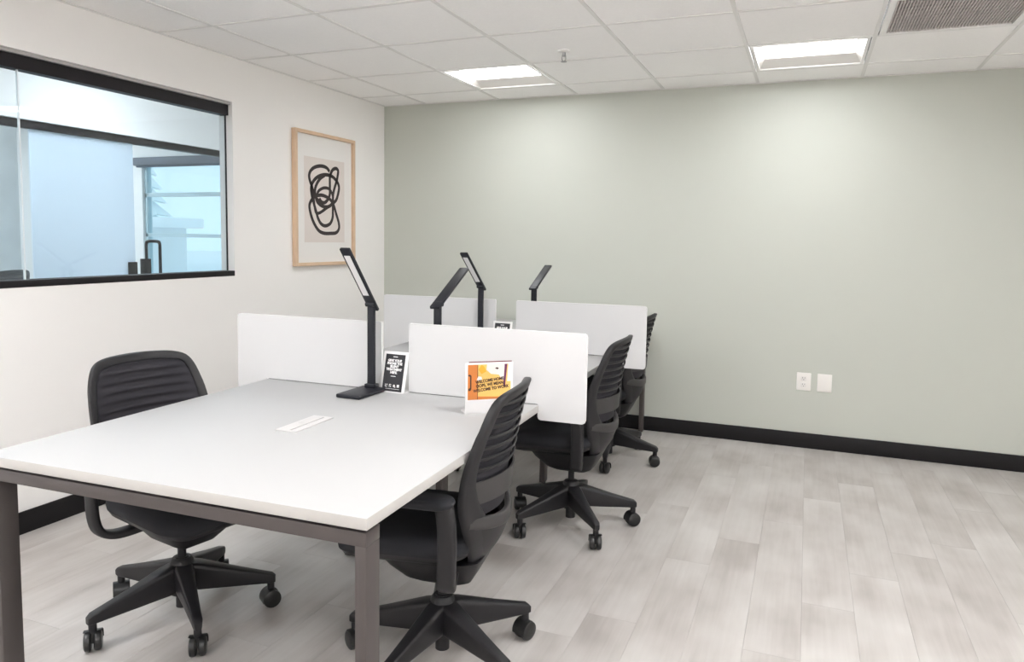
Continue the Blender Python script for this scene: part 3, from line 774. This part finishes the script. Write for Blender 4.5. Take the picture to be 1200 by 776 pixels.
# ------------------------------------------------------------------ framed print on the left wall
FY0, FY1, FZ0, FZ1 = -1.133, -.452, 1.130, 2.036
pf = empty('framed_print', (0, 0, 0), 0, 'light oak framed abstract print of a black looping line on white wall', 'picture')
bm = bmesh.new(); t_ = .022
for (y0, y1, z0, z1) in ((FY0, FY1, FZ0, FZ0 + t_), (FY0, FY1, FZ1 - t_, FZ1), (FY0, FY0 + t_, FZ0 + t_, FZ1 - t_), (FY1 - t_, FY1, FZ0 + t_, FZ1 - t_)): box(bm, .001, .034, y0, y1, z0, z1, .001, 1)
finish(bm, 'oak_frame', M['oak'], pf, smooth=False)
boxo('mat_board', .003, .012, FY0 + t_, FY1 - t_, FZ0 + t_, FZ1 - t_, M['paper'], pf)
pr = boxo('print_sheet', .0115, .0126, -1.020, -.562, 1.289, 1.868, M['print'], pf)
STROKES = [[(-0.739, 1.786), (-0.774, 1.81), (-0.836, 1.816), (-0.903, 1.802), (-0.949, 1.775), (-0.967, 1.741), (-0.959, 1.705), (-0.941, 1.674), (-0.925, 1.639), (-0.908, 1.607), (-0.872, 1.58), (-0.818, 1.564), (-0.776, 1.577), (-0.741, 1.617), (-0.736, 1.66), (-0.736, 1.71), (-0.734, 1.753), (-0.708, 1.797), (-0.668, 1.815), (-0.639, 1.804), (-0.642, 1.769), (-0.657, 1.725), (-0.683, 1.672), (-0.698, 1.628), (-0.701, 1.577), (-0.702, 1.517), (-0.706, 1.465), (-0.735, 1.422), (-0.792, 1.405), (-0.84, 1.419), (-0.873, 1.456), (-0.893, 1.5), (-0.916, 1.549), (-0.938, 1.605), (-0.947, 1.653), (-0.931, 1.695), (-0.877, 1.737), (-0.795, 1.76), (-0.711, 1.755), (-0.654, 1.725), (-0.628, 1.689), (-0.637, 1.641), (-0.662, 1.592), (-0.699, 1.568)],
 [(-0.699, 1.568), (-0.756, 1.54), (-0.825, 1.541), (-0.879, 1.567), (-0.899, 1.607), (-0.905, 1.648), (-0.884, 1.691), (-0.844, 1.731), (-0.795, 1.756)],
 [(-0.932, 1.589), (-0.965, 1.546), (-0.959, 1.498), (-0.927, 1.433), (-0.874, 1.376), (-0.813, 1.354), (-0.729, 1.353), (-0.664, 1.359), (-0.63, 1.39), (-0.634, 1.433), (-0.663, 1.493), (-0.687, 1.543), (-0.71, 1.576), (-0.762, 1.603), (-0.831, 1.616), (-0.905, 1.607)],
 [(-0.885, 1.612), (-0.865, 1.643), (-0.81, 1.667), (-0.754, 1.667), (-0.719, 1.644), (-0.701, 1.602), (-0.72, 1.559), (-0.784, 1.526), (-0.853, 1.494), (-0.893, 1.492), (-0.909, 1.525), (-0.916, 1.565), (-0.925, 1.614)],
 [(-0.858, 1.593), (-0.831, 1.57), (-0.79, 1.568), (-0.776, 1.585)]]
for q, st in enumerate(STROKES):
    P = smooth_path([(0, a, b) for a, b in st], 5); bm = bmesh.new(); rows = []
    for k, p in enumerate(P):
        tg = (P[min(k + 1, len(P) - 1)] - P[max(k - 1, 0)]); tg.normalize(); n = Vector((0, -tg.z, tg.y)) * (.0125 if q < 3 else .011)
        x = .0129 + .0002 * q
        rows.append([bm.verts.new((x, (p + n).y, (p + n).z)), bm.verts.new((x, (p - n).y, (p - n).z))])
    for a, b in zip(rows, rows[1:]): bm.faces.new((a[0], a[1], b[1], b[0]))
    finish(bm, 'ink_line', M['ink'], pr, smooth=False)

# ------------------------------------------------------------------ wall plates on the green wall
def plate(x, z, label, duplex):
    t = empty('wall_plate', (x, 0, z), 0, label, 'wall plate')
    boxo('plate', -.0435, .0435, -.006, 0, -.058, .058, M['plate'], t, bev=.003)
    if duplex:
        for s in (.021, -.021):
            r = boxo('receptacle', -.017, .017, -.0075, -.005, s - .0145, s + .0145, mat('receptacle_white', (.74, .72, .70), .4), t, bev=.001)
            for dx, hgt in ((-.0065, .0085), (.0065, .0068)): boxo('slot', dx - .0012, dx + .0012, -.0082, -.007, s + .002 - hgt / 2 + .002, s + .002 + hgt / 2 + .002, M['slot'], r)
            bm = bmesh.new(); cyl(bm, (0, -.0082, s - .008), (0, -.007, s - .008), .0026, n=10); finish(bm, 'slot', M['slot'], r)
    bm = bmesh.new(); cyl(bm, (0, -.0068, 0), (0, -.0058, 0), .003, n=10); finish(bm, 'screw', M['plate'], t)
plate(3.175, .438, 'white double socket plate on the green wall, left of the blank plate', True)
plate(3.300, .437, 'blank white wall plate on the green wall, right of the socket', False)
